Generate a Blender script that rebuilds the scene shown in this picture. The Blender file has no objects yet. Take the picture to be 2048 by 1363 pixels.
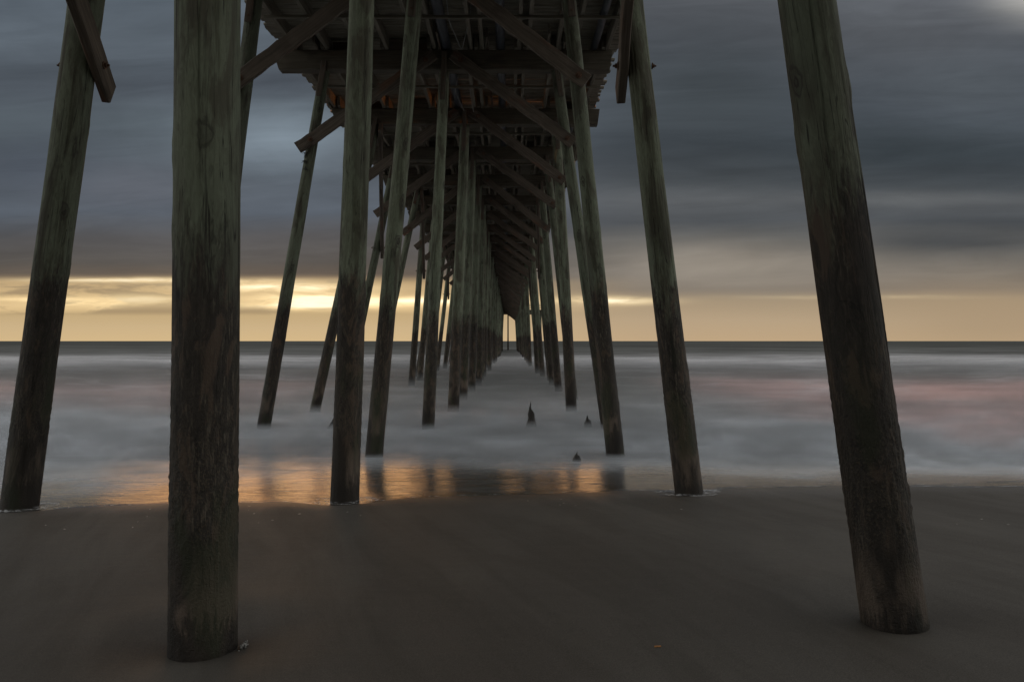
import bpy, bmesh, math, random
from mathutils import Vector, Matrix, Quaternion, noise as mn

random.seed(11)
scene = bpy.context.scene
COL = scene.collection
F = 1593.0            # focal length in photo pixels (28 mm on a 36 mm wide sensor, 2048 px)
WL = -1.865           # water level below the camera
S = 4.17              # metres between bents
K = S / F
VPX, HY = 1018.0, 682.0
NB = 39               # bents

def bent_y(n): return (n + 0.05) * S

# ------------------------------------------------------------------ nodes
class NT:
    def __init__(s, tree):
        s.t = tree; s.n = tree.nodes; s.l = tree.links
    def new(s, kind, **kw):
        nd = s.n.new(kind)
        for k, v in kw.items(): setattr(nd, k, v)
        return nd
    def put(s, sock, v):
        if v is None: return
        if isinstance(v, bpy.types.NodeSocket): s.l.new(v, sock)
        else:
            if sock.type == 'RGBA' and not isinstance(v, (int, float)) and len(v) == 3: v = (*v, 1)
            sock.default_value = v
    def m(s, op, a, b=None, c=None, clamp=False):
        nd = s.new('ShaderNodeMath', operation=op); nd.use_clamp = clamp
        s.put(nd.inputs[0], a); s.put(nd.inputs[1], b); s.put(nd.inputs[2], c)
        return nd.outputs[0]
    def add(s, a, b): return s.m('ADD', a, b)
    def sub(s, a, b): return s.m('SUBTRACT', a, b)
    def mul(s, a, b): return s.m('MULTIPLY', a, b)
    def div(s, a, b): return s.m('DIVIDE', a, b)
    def rng(s, v, a, b, c=0.0, d=1.0, smooth=True):
        nd = s.new('ShaderNodeMapRange', interpolation_type='SMOOTHSTEP' if smooth else 'LINEAR')
        s.put(nd.inputs[0], v)
        for i, q in enumerate((a, b, c, d)): s.put(nd.inputs[i + 1], q)
        return nd.outputs[0]
    def vec(s, x, y, z):
        nd = s.new('ShaderNodeCombineXYZ')
        for i, q in enumerate((x, y, z)): s.put(nd.inputs[i], q)
        return nd.outputs[0]
    def sep(s, v):
        nd = s.new('ShaderNodeSeparateXYZ'); s.put(nd.inputs[0], v); return nd.outputs
    def vscale(s, v, sc, off=None):
        nd = s.new('ShaderNodeVectorMath', operation='MULTIPLY'); s.put(nd.inputs[0], v); nd.inputs[1].default_value = sc
        if off is None: return nd.outputs[0]
        n2 = s.new('ShaderNodeVectorMath', operation='ADD'); s.put(n2.inputs[0], nd.outputs[0]); s.put(n2.inputs[1], off)
        return n2.outputs[0]
    def noise(s, v, scale=1.0, detail=4.0, rough=0.5, dist=0.0, lac=2.0):
        nd = s.new('ShaderNodeTexNoise'); s.put(nd.inputs['Vector'], v)
        nd.inputs['Scale'].default_value = scale; nd.inputs['Detail'].default_value = detail
        nd.inputs['Roughness'].default_value = rough; nd.inputs['Distortion'].default_value = dist
        nd.inputs['Lacunarity'].default_value = lac
        return nd.outputs[0]
    def mix(s, f, a, b, mode='MIX'):
        nd = s.new('ShaderNodeMix', data_type='RGBA', blend_type=mode); nd.clamp_factor = True
        s.put(nd.inputs[0], f); s.put(nd.inputs[6], a); s.put(nd.inputs[7], b)
        return nd.outputs[2]
    def ramp(s, f, stops, interp='LINEAR'):
        nd = s.new('ShaderNodeValToRGB'); cr = nd.color_ramp; cr.interpolation = interp
        stops = sorted(stops, key=lambda q: q[0])
        while len(cr.elements) < len(stops): cr.elements.new(0.5)
        for e, (p, c) in zip(cr.elements, stops):
            e.position = p
            e.color = (*c, 1) if not isinstance(c, (int, float)) else (c, c, c, 1)
        s.put(nd.inputs[0], f)
        return nd.outputs[0]
    def bump(s, h, strength, dist, normal=None):
        nd = s.new('ShaderNodeBump'); nd.inputs['Strength'].default_value = strength
        nd.inputs['Distance'].default_value = dist
        s.put(nd.inputs['Height'], h); s.put(nd.inputs['Normal'], normal)
        return nd.outputs[0]

def lin(c):
    return tuple((v / 255 / 12.92) if v / 255 <= 0.04045 else ((v / 255 + 0.055) / 1.055) ** 2.4 for v in c)

def new_mat(name):
    m = bpy.data.materials.new(name); m.use_nodes = True
    t = m.node_tree; t.nodes.clear()
    n = NT(t)
    out = n.new('ShaderNodeOutputMaterial'); b = n.new('ShaderNodeBsdfPrincipled')
    t.links.new(b.outputs[0], out.inputs[0])
    return m, n, b, out

# ------------------------------------------------------------------ materials
def mat_pile():
    m, n, b, out = new_mat('weathered_pile_wood')
    tc = n.new('ShaderNodeTexCoord'); oi = n.new('ShaderNodeObjectInfo'); geo = n.new('ShaderNodeNewGeometry')
    sh = n.new('ShaderNodeAttribute', attribute_type='OBJECT', attribute_name='tone').outputs['Fac']
    rnd = oi.outputs['Random']
    off = n.vec(n.mul(rnd, 37.0), n.mul(rnd, 91.0), n.mul(rnd, 53.0))
    co = tc.outputs['Object']
    wz = n.sep(geo.outputs['Position'])[2]
    flow = n.new('ShaderNodeTexNoise'); n.put(flow.inputs['Vector'], n.vscale(co, (3.2, 3.2, 1.1), off)); flow.inputs['Detail'].default_value = 2.0
    fv = n.vscale(flow.outputs['Color'], (5.5, 5.5, 1.0))
    grain = n.noise(n.vscale(co, (40, 40, 0.9), n.vscale(fv, (1, 1, 1), off)), 1.0, 5, 0.66, 0.4)
    fine = n.noise(n.vscale(co, (120, 120, 4.0), off), 1.0, 4, 0.6)
    blot = n.noise(n.vscale(co, (5, 5, 1.3), off), 1.0, 5, 0.6, 0.5)
    big = n.noise(n.vscale(co, (2.2, 2.2, 0.5), off), 1.0, 3, 0.5, 0.3)
    # upper, sun bleached and green with treatment
    up = n.ramp(grain, [(0.26, (0.076, 0.084, 0.060)), (0.46, (0.128, 0.143, 0.101)), (0.62, (0.158, 0.181, 0.129)), (0.8, (0.195, 0.225, 0.162))])
    up = n.mix(n.rng(blot, 0.47, 0.62), up, n.mix(0.75, up, (0.062, 0.054, 0.040)))
    up = n.mix(n.rng(big, 0.45, 0.70, 0.0, 0.75), up, n.mix(0.6, up, (0.095, 0.112, 0.082)))
    # checks (long drying cracks)
    crack = n.noise(n.vscale(co, (26, 26, 0.55), off), 1.0, 2, 0.5, 1.2)
    cr = n.m('ABSOLUTE', n.sub(crack, 0.5))
    crm = n.mul(n.rng(cr, 0.0, 0.020, 1.0, 0.0), n.rng(big, 0.40, 0.52))
    up = n.mix(n.mul(crm, 0.9), up, (0.022, 0.020, 0.016))
    st2 = n.noise(n.vscale(co, (9, 9, 0.7), off), 1.0, 4, 0.6, 0.7)
    up = n.mix(n.rng(st2, 0.52, 0.64, 0.0, 0.7), up, n.mix(1.0, up, (0.42, 0.38, 0.34), 'MULTIPLY'))
    # knots
    vo = n.new('ShaderNodeTexVoronoi'); vo.feature = 'F1'
    warp = n.noise(n.vscale(co, (7, 7, 5), off), 1.0, 2, 0.5)
    n.put(vo.inputs['Vector'], n.vscale(co, (3.6, 3.6, 1.5), off)); vo.inputs['Scale'].default_value = 1.0
    kd = n.add(vo.outputs['Distance'], n.mul(n.sub(warp, 0.5), 0.42))
    ring = n.m('SINE', n.add(n.mul(kd, 70.0), n.mul(grain, 6.0)))
    kn = n.rng(kd, 0.11, 0.25, 1.0, 0.0)
    up = n.mix(n.mul(kn, n.rng(ring, -0.4, 0.9, 0.35, 0.95)), up, (0.034, 0.031, 0.025))
    # tide-soaked lower part
    low = n.ramp(grain, [(0.3, (0.021, 0.018, 0.015)), (0.55, (0.040, 0.034, 0.028)), (0.75, (0.078, 0.064, 0.050))])
    pale = n.mul(n.rng(n.noise(n.vscale(co, (60, 60, 7), off), 1.0, 4, 0.65), 0.54, 0.66), n.rng(n.noise(n.vscale(co, (4.5, 4.5, 0.7), off), 1.0, 3), 0.47, 0.60))
    low = n.mix(n.mul(pale, 0.65), low, (0.165, 0.142, 0.110))
    mott = n.noise(n.vscale(co, (7, 7, 2.4), off), 1.0, 5, 0.68, 1.0)
    low = n.mix(n.rng(mott, 0.52, 0.62, 0.0, 0.75), low, (0.094, 0.067, 0.049))
    low = n.mix(n.rng(mott, 0.44, 0.36, 0.0, 0.8), low, (0.012, 0.011, 0.010))
    # barnacle crust speckle
    sp = n.noise(n.vscale(co, (75, 75, 60), off), 1.0, 3, 0.7)
    crust = n.mul(n.rng(wz, -0.15, -0.75), n.rng(sp, 0.50, 0.66))
    low = n.mix(n.mul(crust, 0.75), low, (0.100, 0.078, 0.056))
    # scrubbed by sand near the base
    scr = n.rng(n.add(wz, n.mul(n.sub(blot, 0.5), 0.9)), -1.05, -1.22)
    low = n.mix(n.mul(scr, 0.85), low, n.mix(n.rng(blot, 0.42, 0.6), (0.024, 0.019, 0.015), (0.140, 0.108, 0.084)))
    low = n.mix(n.mul(n.rng(n.add(wz, n.mul(n.sub(grain, 0.5), 0.5)), -1.42, -1.56), 0.8), low, (0.016, 0.013, 0.011))
    alg = n.mul(n.rng(n.noise(n.vscale(co, (3.5, 3.5, 1.2), off), 1.0, 3), 0.52, 0.66), n.rng(wz, 0.2, -0.6))
    low = n.mix(n.mul(alg, 0.45), low, (0.030, 0.042, 0.018))
    fr = n.noise(n.vscale(co, (17, 17, 2.6), off), 1.0, 4, 0.65, 0.8)
    edge = n.add(n.add(wz, n.mul(n.sub(blot, 0.5), 1.5)), n.add(n.add(n.mul(n.sub(grain, 0.5), 0.4), n.mul(n.sub(fr, 0.5), 0.8)), n.mul(n.sub(rnd, 0.5), 0.40)))
    k = n.rng(edge, 0.86, 0.42)
    col = n.mix(k, up, low)
    col = n.mix(1.0, col, n.vec(sh, sh, sh), 'MULTIPLY')
    n.put(b.inputs['Base Color'], col)
    n.put(b.inputs['Roughness'], n.m('ADD', n.mul(fine, 0.25), n.rng(wz, -1.7, 0.6, 0.50, 0.72)))
    b.inputs['Specular IOR Level'].default_value = 0.3
    bn = n.bump(grain, 0.32, 0.010)
    bn = n.bump(n.mul(sp, n.rng(wz, 0.3, -0.6)), 0.9, 0.012, bn)
    bn = n.bump(n.sub(n.mul(fine, 0.4), n.mul(crm, 1.5)), 0.5, 0.006, bn)
    n.put(b.inputs['Normal'], bn)
    return m

def mat_timber(name, a, c, d, axis=(1.2, 34, 34), red=0.25):
    m, n, b, out = new_mat(name)
    tc = n.new('ShaderNodeTexCoord'); oi = n.new('ShaderNodeObjectInfo')
    rnd = oi.outputs['Random']
    off = n.vec(n.mul(rnd, 37.0), n.mul(rnd, 91.0), n.mul(rnd, 53.0))
    co = tc.outputs['Object']
    g = n.noise(n.vscale(co, axis, off), 1.0, 5, 0.62, 0.5)
    bl = n.noise(n.vscale(co, (1.5, 5, 5), off), 1.0, 4, 0.6)
    col = n.ramp(g, [(0.3, a), (0.52, c), (0.75, d)])
    col = n.mix(n.rng(bl, 0.50, 0.72, 0, 0.7), col, tuple(q * 0.35 for q in a))
    col = n.mix(n.mul(n.rng(n.noise(n.vscale(co, (0.9, 4, 4), off), 1.0, 2), 0.58, 0.7), red), col, (0.16, 0.055, 0.022))
    col = n.mix(n.rng(rnd, 0, 1, 0, 0.45, False), col, c)
    n.put(b.inputs['Base Color'], col)
    b.inputs['Roughness'].default_value = 0.78; b.inputs['Specular IOR Level'].default_value = 0.25
    n.put(b.inputs['Normal'], n.bump(g, 0.6, 0.008))
    return m

def mat_plain(name, col, rough=0.6, metal=0.0, var=0.3, scale=25, bump=0.3):
    m, n, b, out = new_mat(name)
    tc = n.new('ShaderNodeTexCoord')
    g = n.noise(tc.outputs['Object'], scale, 4, 0.6)
    n.put(b.inputs['Base Color'], n.mix(n.rng(g, 0.3, 0.7), tuple(q * (1 - var) for q in col), tuple(q * (1 + var) for q in col)))
    b.inputs['Roughness'].default_value = rough; b.inputs['Metallic'].default_value = metal
    n.put(b.inputs['Normal'], n.bump(g, bump, 0.004))
    return m

def zpx(y, drop=1.84):           # distance at which the water level meets picture row y
    return drop * F / (y - HY)

def water_fac(n, warp=True):
    geo = n.new('ShaderNodeNewGeometry')
    x, y, z = n.sep(geo.outputs['Position'])
    # the wash reaches further up the beach away from the pier's middle
    near = n.rng(y, 17.0, 11.5)
    sh = n.add(n.mul(n.m('MAXIMUM', n.sub(-2.6, x), 0.0), 0.50), n.mul(n.m('MAXIMUM', n.sub(x, 1.9), 0.0), 0.55))
    ye = n.add(y, n.mul(n.m('MINIMUM', sh, 2.0), near))
    lg = n.m('LOGARITHM', n.m('MAXIMUM', ye, 1.0), math.e)
    f = n.div(n.sub(lg, math.log(8.0)), math.log(40.0))
    w1 = n.noise(n.vec(n.div(x, n.m('MAXIMUM', n.mul(y, 0.32), 2.0)), n.mul(f, 9.0), 0.0), 1.0, 4, 0.55)
    w2 = n.noise(n.vec(n.div(x, n.m('MAXIMUM', n.mul(y, 0.10), 0.8)), n.mul(f, 34.0), 3.0), 1.0, 5, 0.6, 0.4)
    fw = n.add(f, n.add(n.mul(n.sub(w1, 0.5), 0.15), n.mul(n.sub(w2, 0.5), 0.05)))
    return f, fw, w1, w2, x, y

def fz(y): return math.log(y / 8.0) / math.log(40.0)

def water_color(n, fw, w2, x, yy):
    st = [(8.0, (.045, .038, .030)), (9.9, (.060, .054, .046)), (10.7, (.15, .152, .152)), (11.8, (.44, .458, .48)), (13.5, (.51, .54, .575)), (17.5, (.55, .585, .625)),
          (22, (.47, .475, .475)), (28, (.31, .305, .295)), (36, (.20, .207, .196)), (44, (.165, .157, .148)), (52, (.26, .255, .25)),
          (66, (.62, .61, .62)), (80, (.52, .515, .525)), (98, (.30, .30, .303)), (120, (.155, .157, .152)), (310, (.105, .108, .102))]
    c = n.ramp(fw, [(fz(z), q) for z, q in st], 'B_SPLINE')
    pink_refl = n.mul(n.mul(n.rng(fw, n.add(fz(19.5), n.mul(n.rng(x, 2.0, 9.0), -.07)), n.add(fz(25), n.mul(n.rng(x, 2.0, 9.0), -.09))), n.rng(fw, fz(42), fz(31))), n.rng(n.m('ABSOLUTE', x), 4.5, 9.5))  # mask for the pink sky reflection, painted into the water colour
    c = n.mix(n.mul(pink_refl, n.rng(x, -4.0, 4.0, 0.5, 0.85)), c, (.66, .455, .425))
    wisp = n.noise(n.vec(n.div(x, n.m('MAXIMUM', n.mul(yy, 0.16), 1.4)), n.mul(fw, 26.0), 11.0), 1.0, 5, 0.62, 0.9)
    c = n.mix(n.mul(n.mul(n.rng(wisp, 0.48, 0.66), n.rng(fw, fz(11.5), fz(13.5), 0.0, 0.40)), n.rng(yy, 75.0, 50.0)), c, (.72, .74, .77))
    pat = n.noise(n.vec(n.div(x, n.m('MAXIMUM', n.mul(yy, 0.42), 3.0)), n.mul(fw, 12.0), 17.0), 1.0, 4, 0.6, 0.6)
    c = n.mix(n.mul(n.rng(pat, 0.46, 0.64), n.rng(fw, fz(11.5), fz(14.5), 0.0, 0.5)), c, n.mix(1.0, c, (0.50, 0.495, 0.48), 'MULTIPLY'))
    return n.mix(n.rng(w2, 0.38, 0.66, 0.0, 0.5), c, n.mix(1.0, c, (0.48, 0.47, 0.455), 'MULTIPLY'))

def mat_sea():
    m, n, b, out = new_mat('sea_water')
    f, fw, w1, w2, x, y = water_fac(n)
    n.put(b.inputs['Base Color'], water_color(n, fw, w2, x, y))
    n.put(b.inputs['Roughness'], n.ramp(fw, [(fz(8.0), 0.10), (fz(10.2), 0.13), (fz(12.2), 0.28), (fz(16), 0.5), (fz(60), 0.6)], 'EASE'))
    geo0 = n.new('ShaderNodeNewGeometry')
    ptc = n.noise(n.vscale(geo0.outputs['Position'], (1.1, 3.6, 1)), 1.0, 4, 0.6, 0.8)
    rl_ = b.inputs['Roughness'].links[0].from_socket
    n.put(b.inputs['Roughness'], n.add(rl_, n.rng(ptc, 0.50, 0.66, 0.0, 0.16)))
    n.put(b.inputs['Specular IOR Level'], n.ramp(fw, [(fz(8.0), 0.6), (fz(11.0), 0.55), (fz(14), 0.20), (fz(30), 0.06), (fz(60), 0.0)], 'EASE'))
    geo = n.new('ShaderNodeNewGeometry')
    rip = n.noise(n.vscale(geo.outputs['Position'], (2.2, 9.0, 1.0)), 1.0, 5, 0.6, 0.8)
    rip2 = n.noise(n.vscale(geo.outputs['Position'], (14, 40, 1.0)), 1.0, 3, 0.6, 0.3)
    n.put(b.inputs['Normal'], n.bump(n.add(n.add(rip, n.mul(rip2, 0.16)), n.mul(n.rng(n.noise(n.vec(n.add(n.mul(x, 1.6), n.mul(y, 2.0)), n.add(n.mul(y, 17.0), n.mul(x, 2.2)), 5.0), 1.0, 4, 0.6, 0.5), 0.56, 0.70), 0.35)), 0.34, 0.03))
    return m

def mat_mist():
    m, n, b, out = new_mat('wave_mist')
    f, fw, w1, w2, x, y = water_fac(n)
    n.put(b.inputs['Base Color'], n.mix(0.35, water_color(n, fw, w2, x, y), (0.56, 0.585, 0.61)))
    b.inputs['Roughness'].default_value = 1.0; b.inputs['Specular IOR Level'].default_value = 0.0
    a = n.ramp(fw, [(fz(9.4), 0.0), (fz(10.4), 0.22), (fz(11.5), 0.72), (fz(13.0), 1.0), (fz(22), 0.7), (fz(35), 0.45), (fz(45), 0.4), (fz(56), 0.6), (fz(66), 0.45), (fz(84), 0.0)], 'EASE')
    a = n.mul(a, n.rng(w2, 0.25, 0.75, 0.45, 1.0))
    zz = n.sep(n.new('ShaderNodeNewGeometry').outputs['Position'])[2]
    hh = n.m('MINIMUM', n.add(.085, n.mul(n.m('MAXIMUM', n.sub(y, 12.0), 0.0), .0155)), .50)
    prof_ = n.rng(n.div(n.sub(zz, WL), hh), 0.0, 1.0, 1.75, 0.12, False)
    n.put(b.inputs['Alpha'], n.mul(n.mul(a, prof_), 0.165))
    return m

def mat_sand():
    m, n, b, out = new_mat('wet_sand')
    geo = n.new('ShaderNodeNewGeometry'); P = geo.outputs['Position']
    x, y, z = n.sep(P)
    big = n.noise(n.vscale(P, (0.9, 0.35, 1)), 1.0, 4, 0.55, 0.4)
    streak = n.noise(n.vec(n.add(n.mul(x, 2.6), n.mul(y, 0.9)), n.mul(y, 0.42), 0.0), 1.0, 5, 0.65, 0.6)
    grain = n.noise(P, 150.0, 4, 0.75)
    spk = n.noise(P, 120.0, 2, 0.5)
    c = n.mix(n.rng(big, 0.3, 0.7), (0.092, 0.083, 0.073), (0.116, 0.106, 0.093))
    c = n.mix(n.rng(streak, 0.40, 0.66, 0, 0.5), c, (0.078, 0.070, 0.060))
    c = n.mix(n.rng(grain, 0.38, 0.62, 0, 0.8), c, n.mix(1.0, c, (0.55, 0.55, 0.55), 'MULTIPLY'))
    c = n.mix(n.rng(spk, 0.68, 0.75, 0, 0.5), c, (0.20, 0.18, 0.15))
    wet = n.rng(n.add(y, n.mul(n.sub(big, 0.5), 1.0)), 7.9, 8.9)
    c = n.mix(n.mul(wet, 0.55), c, (0.060, 0.051, 0.042))
    n.put(b.inputs['Base Color'], c)
    n.put(b.inputs['Roughness'], n.add(n.mul(wet, -0.30), n.add(0.62, n.mul(n.sub(streak, 0.5), 0.2))))
    n.put(b.inputs['Specular IOR Level'], n.add(0.08, n.mul(wet, 0.30)))
    bn = n.bump(n.noise(n.vscale(P, (1.6, 4.5, 1)), 1.0, 4, 0.6), 0.25, 0.02)
    n.put(b.inputs['Normal'], n.bump(grain, 0.30, 0.0025, bn))
    return m

PILE = mat_pile()
CAPM = mat_timber('dark_cap_timber', (0.042, 0.035, 0.026), (0.075, 0.064, 0.047), (0.115, 0.100, 0.076), red=0.15)
BRACE = mat_timber('brown_brace_timber', (0.048, 0.038, 0.030), (0.092, 0.074, 0.058), (0.155, 0.128, 0.102), red=0.35)
JOIST = mat_timber('grey_joist_timber', (0.070, 0.062, 0.047), (0.125, 0.112, 0.086), (0.185, 0.168, 0.132), red=0.05)
DECKM = mat_timber('deck_board_timber', (0.080, 0.070, 0.052), (0.150, 0.134, 0.102), (0.240, 0.220, 0.172), axis=(1.5, 30, 30), red=0.1)
RUST = mat_plain('rusty_iron', (0.10, 0.055, 0.035), 0.7, 0.4, 0.5, 60)
PIPEM = mat_plain('dark_pipe_coating', (0.030, 0.034, 0.040), 0.5, 0.0, 0.3, 8)
WIREM = mat_plain('grey_cable_jacket', (0.16, 0.16, 0.15), 0.6, 0.0, 0.2, 20)
STUMPM = mat_plain('rotten_black_wood', (0.022, 0.019, 0.016), 0.7, 0.0, 0.5, 30, 0.8)
WEED = mat_plain('dead_seaweed', (0.020, 0.020, 0.017), 0.8, 0.0, 0.4, 30)
SHELL = mat_plain('pale_shell', (0.50, 0.46, 0.40), 0.4, 0.0, 0.2, 60)
LEAFM = mat_plain('orange_leaf', (0.30, 0.13, 0.035), 0.6, 0.0, 0.3, 60)
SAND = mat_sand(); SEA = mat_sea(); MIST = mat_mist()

def mat_foam():
    m, n, b, out = new_mat('sea_foam')
    geo = n.new('ShaderNodeNewGeometry')
    g = n.noise(n.vscale(geo.outputs['Position'], (30, 30, 30)), 1.0, 4, 0.65)
    g2 = n.noise(n.vscale(geo.outputs['Position'], (5, 9, 5)), 1.0, 3, 0.6)
    b.inputs['Base Color'].default_value = (0.62, 0.63, 0.64, 1); b.inputs['Roughness'].default_value = 0.6
    n.put(b.inputs['Alpha'], n.mul(n.rng(g, 0.42, 0.62, 0.0, 0.75), n.rng(g2, 0.38, 0.58)))
    n.put(b.inputs['Normal'], n.bump(g, 0.6, 0.01))
    return m
FOAM = mat_foam()

# ------------------------------------------------------------------ object helpers
PIER_AT = Vector((-1.3, bent_y(1), -1.66))
pier = bpy.data.objects.new('wooden_pier', None); COL.objects.link(pier)
pier.location = PIER_AT
pier['label'] = 'long weathered timber fishing pier on leaning greenish piles running out to sea'
pier['category'] = 'pier'

def link(name, me, matrix=None, parent=None, mats=()):
    o = bpy.data.objects.new(name, me); COL.objects.link(o)
    if me is not None and not me.materials:
        for q in mats: me.materials.append(q)
    M = matrix if matrix is not None else Matrix.Identity(4)
    o.matrix_world = M
    if parent is not None:
        o.parent = parent
        o.matrix_parent_inverse = Matrix.Identity(4)
        o.matrix_basis = WORLD[parent.name].inverted() @ M
    WORLD[o.name] = M.copy()
    return o
WORLD = {pier.name: Matrix.Translation(PIER_AT)}

def tag(o, label=None, cat=None, group=None, kind=None):
    if label: o['label'] = label
    if cat: o['category'] = cat
    if group: o['group'] = group
    if kind: o['kind'] = kind
    return o

def mesh_from(name, verts, faces, smooth=False):
    me = bpy.data.meshes.new(name); me.from_pydata([tuple(v) for v in verts], [], faces); me.update()
    if smooth:
        for p in me.polygons: p.use_smooth = True
    return me

class MB:
    def __init__(s): s.v = []; s.f = []
    def add(s, v, f):
        o = len(s.v); s.v += [tuple(q) for q in v]; s.f += [tuple(i + o for i in q) for q in f]
    def beam(s, L, w, t, ch=0.008, segs=1, jit=0.0, M=None, rnd=random):
        V = []; Fc = []
        a, c = t / 2, w / 2
        sec = [(-a + ch, -c), (a - ch, -c), (a, -c + ch), (a, c - ch), (a - ch, c), (-a + ch, c), (-a, c - ch), (-a, -c + ch)]
        for i in range(segs + 1):
            x = L * i / segs
            jy, jz = rnd.uniform(-jit, jit), rnd.uniform(-jit, jit)
            for (y, z) in sec:
                V.append(Vector((x, y + jy + rnd.uniform(-jit, jit) * .5, z + jz + rnd.uniform(-jit, jit) * .5)))
        for i in range(segs):
            for k in range(8):
                p, q = i * 8 + k, i * 8 + (k + 1) % 8
                Fc.append((p, p + 8, q + 8, q))
        Fc.append(tuple(range(8))); Fc.append(tuple(reversed(range(segs * 8, segs * 8 + 8))))
        if M is not None: V = [M @ q for q in V]
        s.add(V, [tuple(reversed(q)) for q in Fc])
    def tube(s, pts, r, n=8, caps=True):
        pts = [Vector(p) for p in pts]; V = []; Fc = []
        rr = r if isinstance(r, (list, tuple)) else [r] * len(pts)
        for i, p in enumerate(pts):
            d = (pts[min(i + 1, len(pts) - 1)] - pts[max(i - 1, 0)]).normalized()
            a = d.orthogonal().normalized() if abs(d.z) > 0.9 or True else None
            ref = Vector((0, 0, 1)) if abs(d.z) < 0.9 else Vector((0, 1, 0))
            a = d.cross(ref).normalized(); c = d.cross(a)
            for k in range(n):
                t = 2 * math.pi * k / n
                V.append(p + (a * math.cos(t) + c * math.sin(t)) * rr[i])
        for i in range(len(pts) - 1):
            for k in range(n):
                p, q = i * n + k, i * n + (k + 1) % n
                Fc.append((p, q, q + n, p + n))
        if caps:
            Fc.append(tuple(reversed(range(n)))); Fc.append(tuple(range((len(pts) - 1) * n, len(pts) * n)))
        s.add(V, Fc)
    def mesh(s, name, smooth=False): return mesh_from(name, s.v, s.f, smooth)

def frame(p0, p1, thick_dir):
    d = (Vector(p1) - Vector(p0)); L = d.length; d.normalize()
    y = Vector(thick_dir); y = (y - d * y.dot(d)).normalized(); z = d.cross(y)
    M = Matrix((( d.x, y.x, z.x, p0[0]), (d.y, y.y, z.y, p0[1]), (d.z, y.z, z.z, p0[2]), (0, 0, 0, 1)))
    return M, L

def timber(name, p0, p1, thick_dir, w, t, mat, parent, segs=6, jit=0.004, ch=0.01):
    M, L = frame(p0, p1, thick_dir)
    mb = MB(); mb.beam(L, w, t, ch, segs, jit)
    return link(name, mb.mesh(name), M, parent, (mat,))

# bolt with washer and nut, along local -Z... points along +Z of its matrix
def bolt_mesh():
    mb = MB()
    def cyl(r, z0, z1, n):
        V = [(r * math.cos(2 * math.pi * k / n), r * math.sin(2 * math.pi * k / n), z) for z in (z0, z1) for k in range(n)]
        Fc = [(k, (k + 1) % n, n + (k + 1) % n, n + k) for k in range(n)] + [tuple(range(n, 2 * n)), tuple(reversed(range(n)))]
        mb.add(V, Fc)
    cyl(0.043, 0.0, 0.010, 18); cyl(0.026, 0.010, 0.034, 6); cyl(0.012, 0.034, 0.058, 10)
    return mb.mesh('bolt')
BOLT = bolt_mesh(); BOLT.materials.append(RUST)
def bolt(p, direction, parent, sc=1.0):
    q = Vector(direction).to_track_quat('Z', 'Y')
    return link('bolt', BOLT, Matrix.LocRotScale(Vector(p), q, Vector((sc,) * 3)), parent)

# ------------------------------------------------------------------ ground
def smooth(a, b, t):
    t = min(1, max(0, (t - a) / (b - a))); return t * t * (3 - 2 * t)
PROF = [(-400, -0.6), (-40, -1.1), (-8, -1.50), (0, -1.56), (4.4, -1.588), (8.2, -1.652), (8.7, -1.668), (11.2, -1.815), (12.6, -1.88), (20, -2.1), (60, -3.6), (400, -9)]
def prof(y):
    for (a, za), (c, zc) in zip(PROF, PROF[1:]):
        if y <= c: return za + (zc - za) * (y - a) / (c - a)
    return PROF[-1][1]
WL = -1.865
NEAR_BASES = []
def gz(x, y):
    xs = max(-9, min(9, x))
    p = 0.25 * prof(y - 0.5) + 0.5 * prof(y) + 0.25 * prof(y + 0.5)
    z = p + (0.022 + 0.014 * (1 - smooth(4.5, 8.0, y))) * xs * (1 - smooth(8.6, 11.6, y)) * smooth(-20, 3, y)
    z += 0.012 * mn.noise(Vector((x * 0.35, y * 0.5, 0.3))) * (1 - smooth(11, 14, y))
    for (bx, by, r, dep) in NEAR_BASES:
        d2 = (x - bx) ** 2 + (y - by - 0.02) ** 2
        if d2 < 4: z += -dep * math.exp(-d2 / (r * r)) + dep * 0.28 * math.exp(-(math.sqrt(d2) - 2.0 * r) ** 2 / (r * r * 0.6))
    return z

# ------------------------------------------------------------------ piles: pixel measurements -> world
def px(X, Y, n):
    m = (n + 0.05) * K
    return (X - VPX) * m, (HY - Y) * m
H_CAP = 5.70
# (bent, base px, base py, top px, top py, dia base, dia top)
MEAS = {
 (1, 'm'): (411, 1300, 415, 0, .364, .346), (1, 'r'): (1794, 1250, 1614, 0, .350, .300),
 (2, 'l'): (43, 1008, 170, 40, .362, .345), (2, 'm'): (689, 995, 725, 0, .304, .262), (2, 'r'): (1379, 982, 1264, 0, .304, .245),
 (3, 'l'): (401, 908, 510, 0, .28, .245), (3, 'm'): (748, 908, 829, 0, .285, .238), (3, 'r'): (1230, 908, 1139, 0, .288, .225),
 (4, 'l'): (527, 858, 655, 115, .29, .215), (4, 'm'): (856, 852, 890, 115, .265, .212), (4, 'r'): (1214, 850, 1113, 140, .27, .22),
 (5, 'l'): (630, 825, 756, 232, .285, .22), (5, 'm'): (907, 823, 930, 240, .300, .25), (5, 'r'): (1143, 823, 1113, 250, .30, .25),
 (6, 'l'): (690, 800, 792, 310, .28, .22), (6, 'm'): (926, 795, 945, 320, .29, .24), (6, 'r'): (1147, 800, 1095, 330, .28, .23),
 (7, 'l'): (750, 782, 838, 372, .28, .22), (7, 'm'): (943, 782, 957, 372, .28, .24), (7, 'r'): (1117, 782, 1083, 372, .28, .23),
 (8, 'l'): (823, 768, 850, 400, .28, .23), (8, 'm'): (957, 772, 966, 400, .28, .24), (8, 'r'): (1104, 768, 1075, 400, .28, .23),
 (9, 'l'): (840, 755, 868, 430, .28, .23),
}
PILES = {}
rp = random.Random(5)
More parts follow.
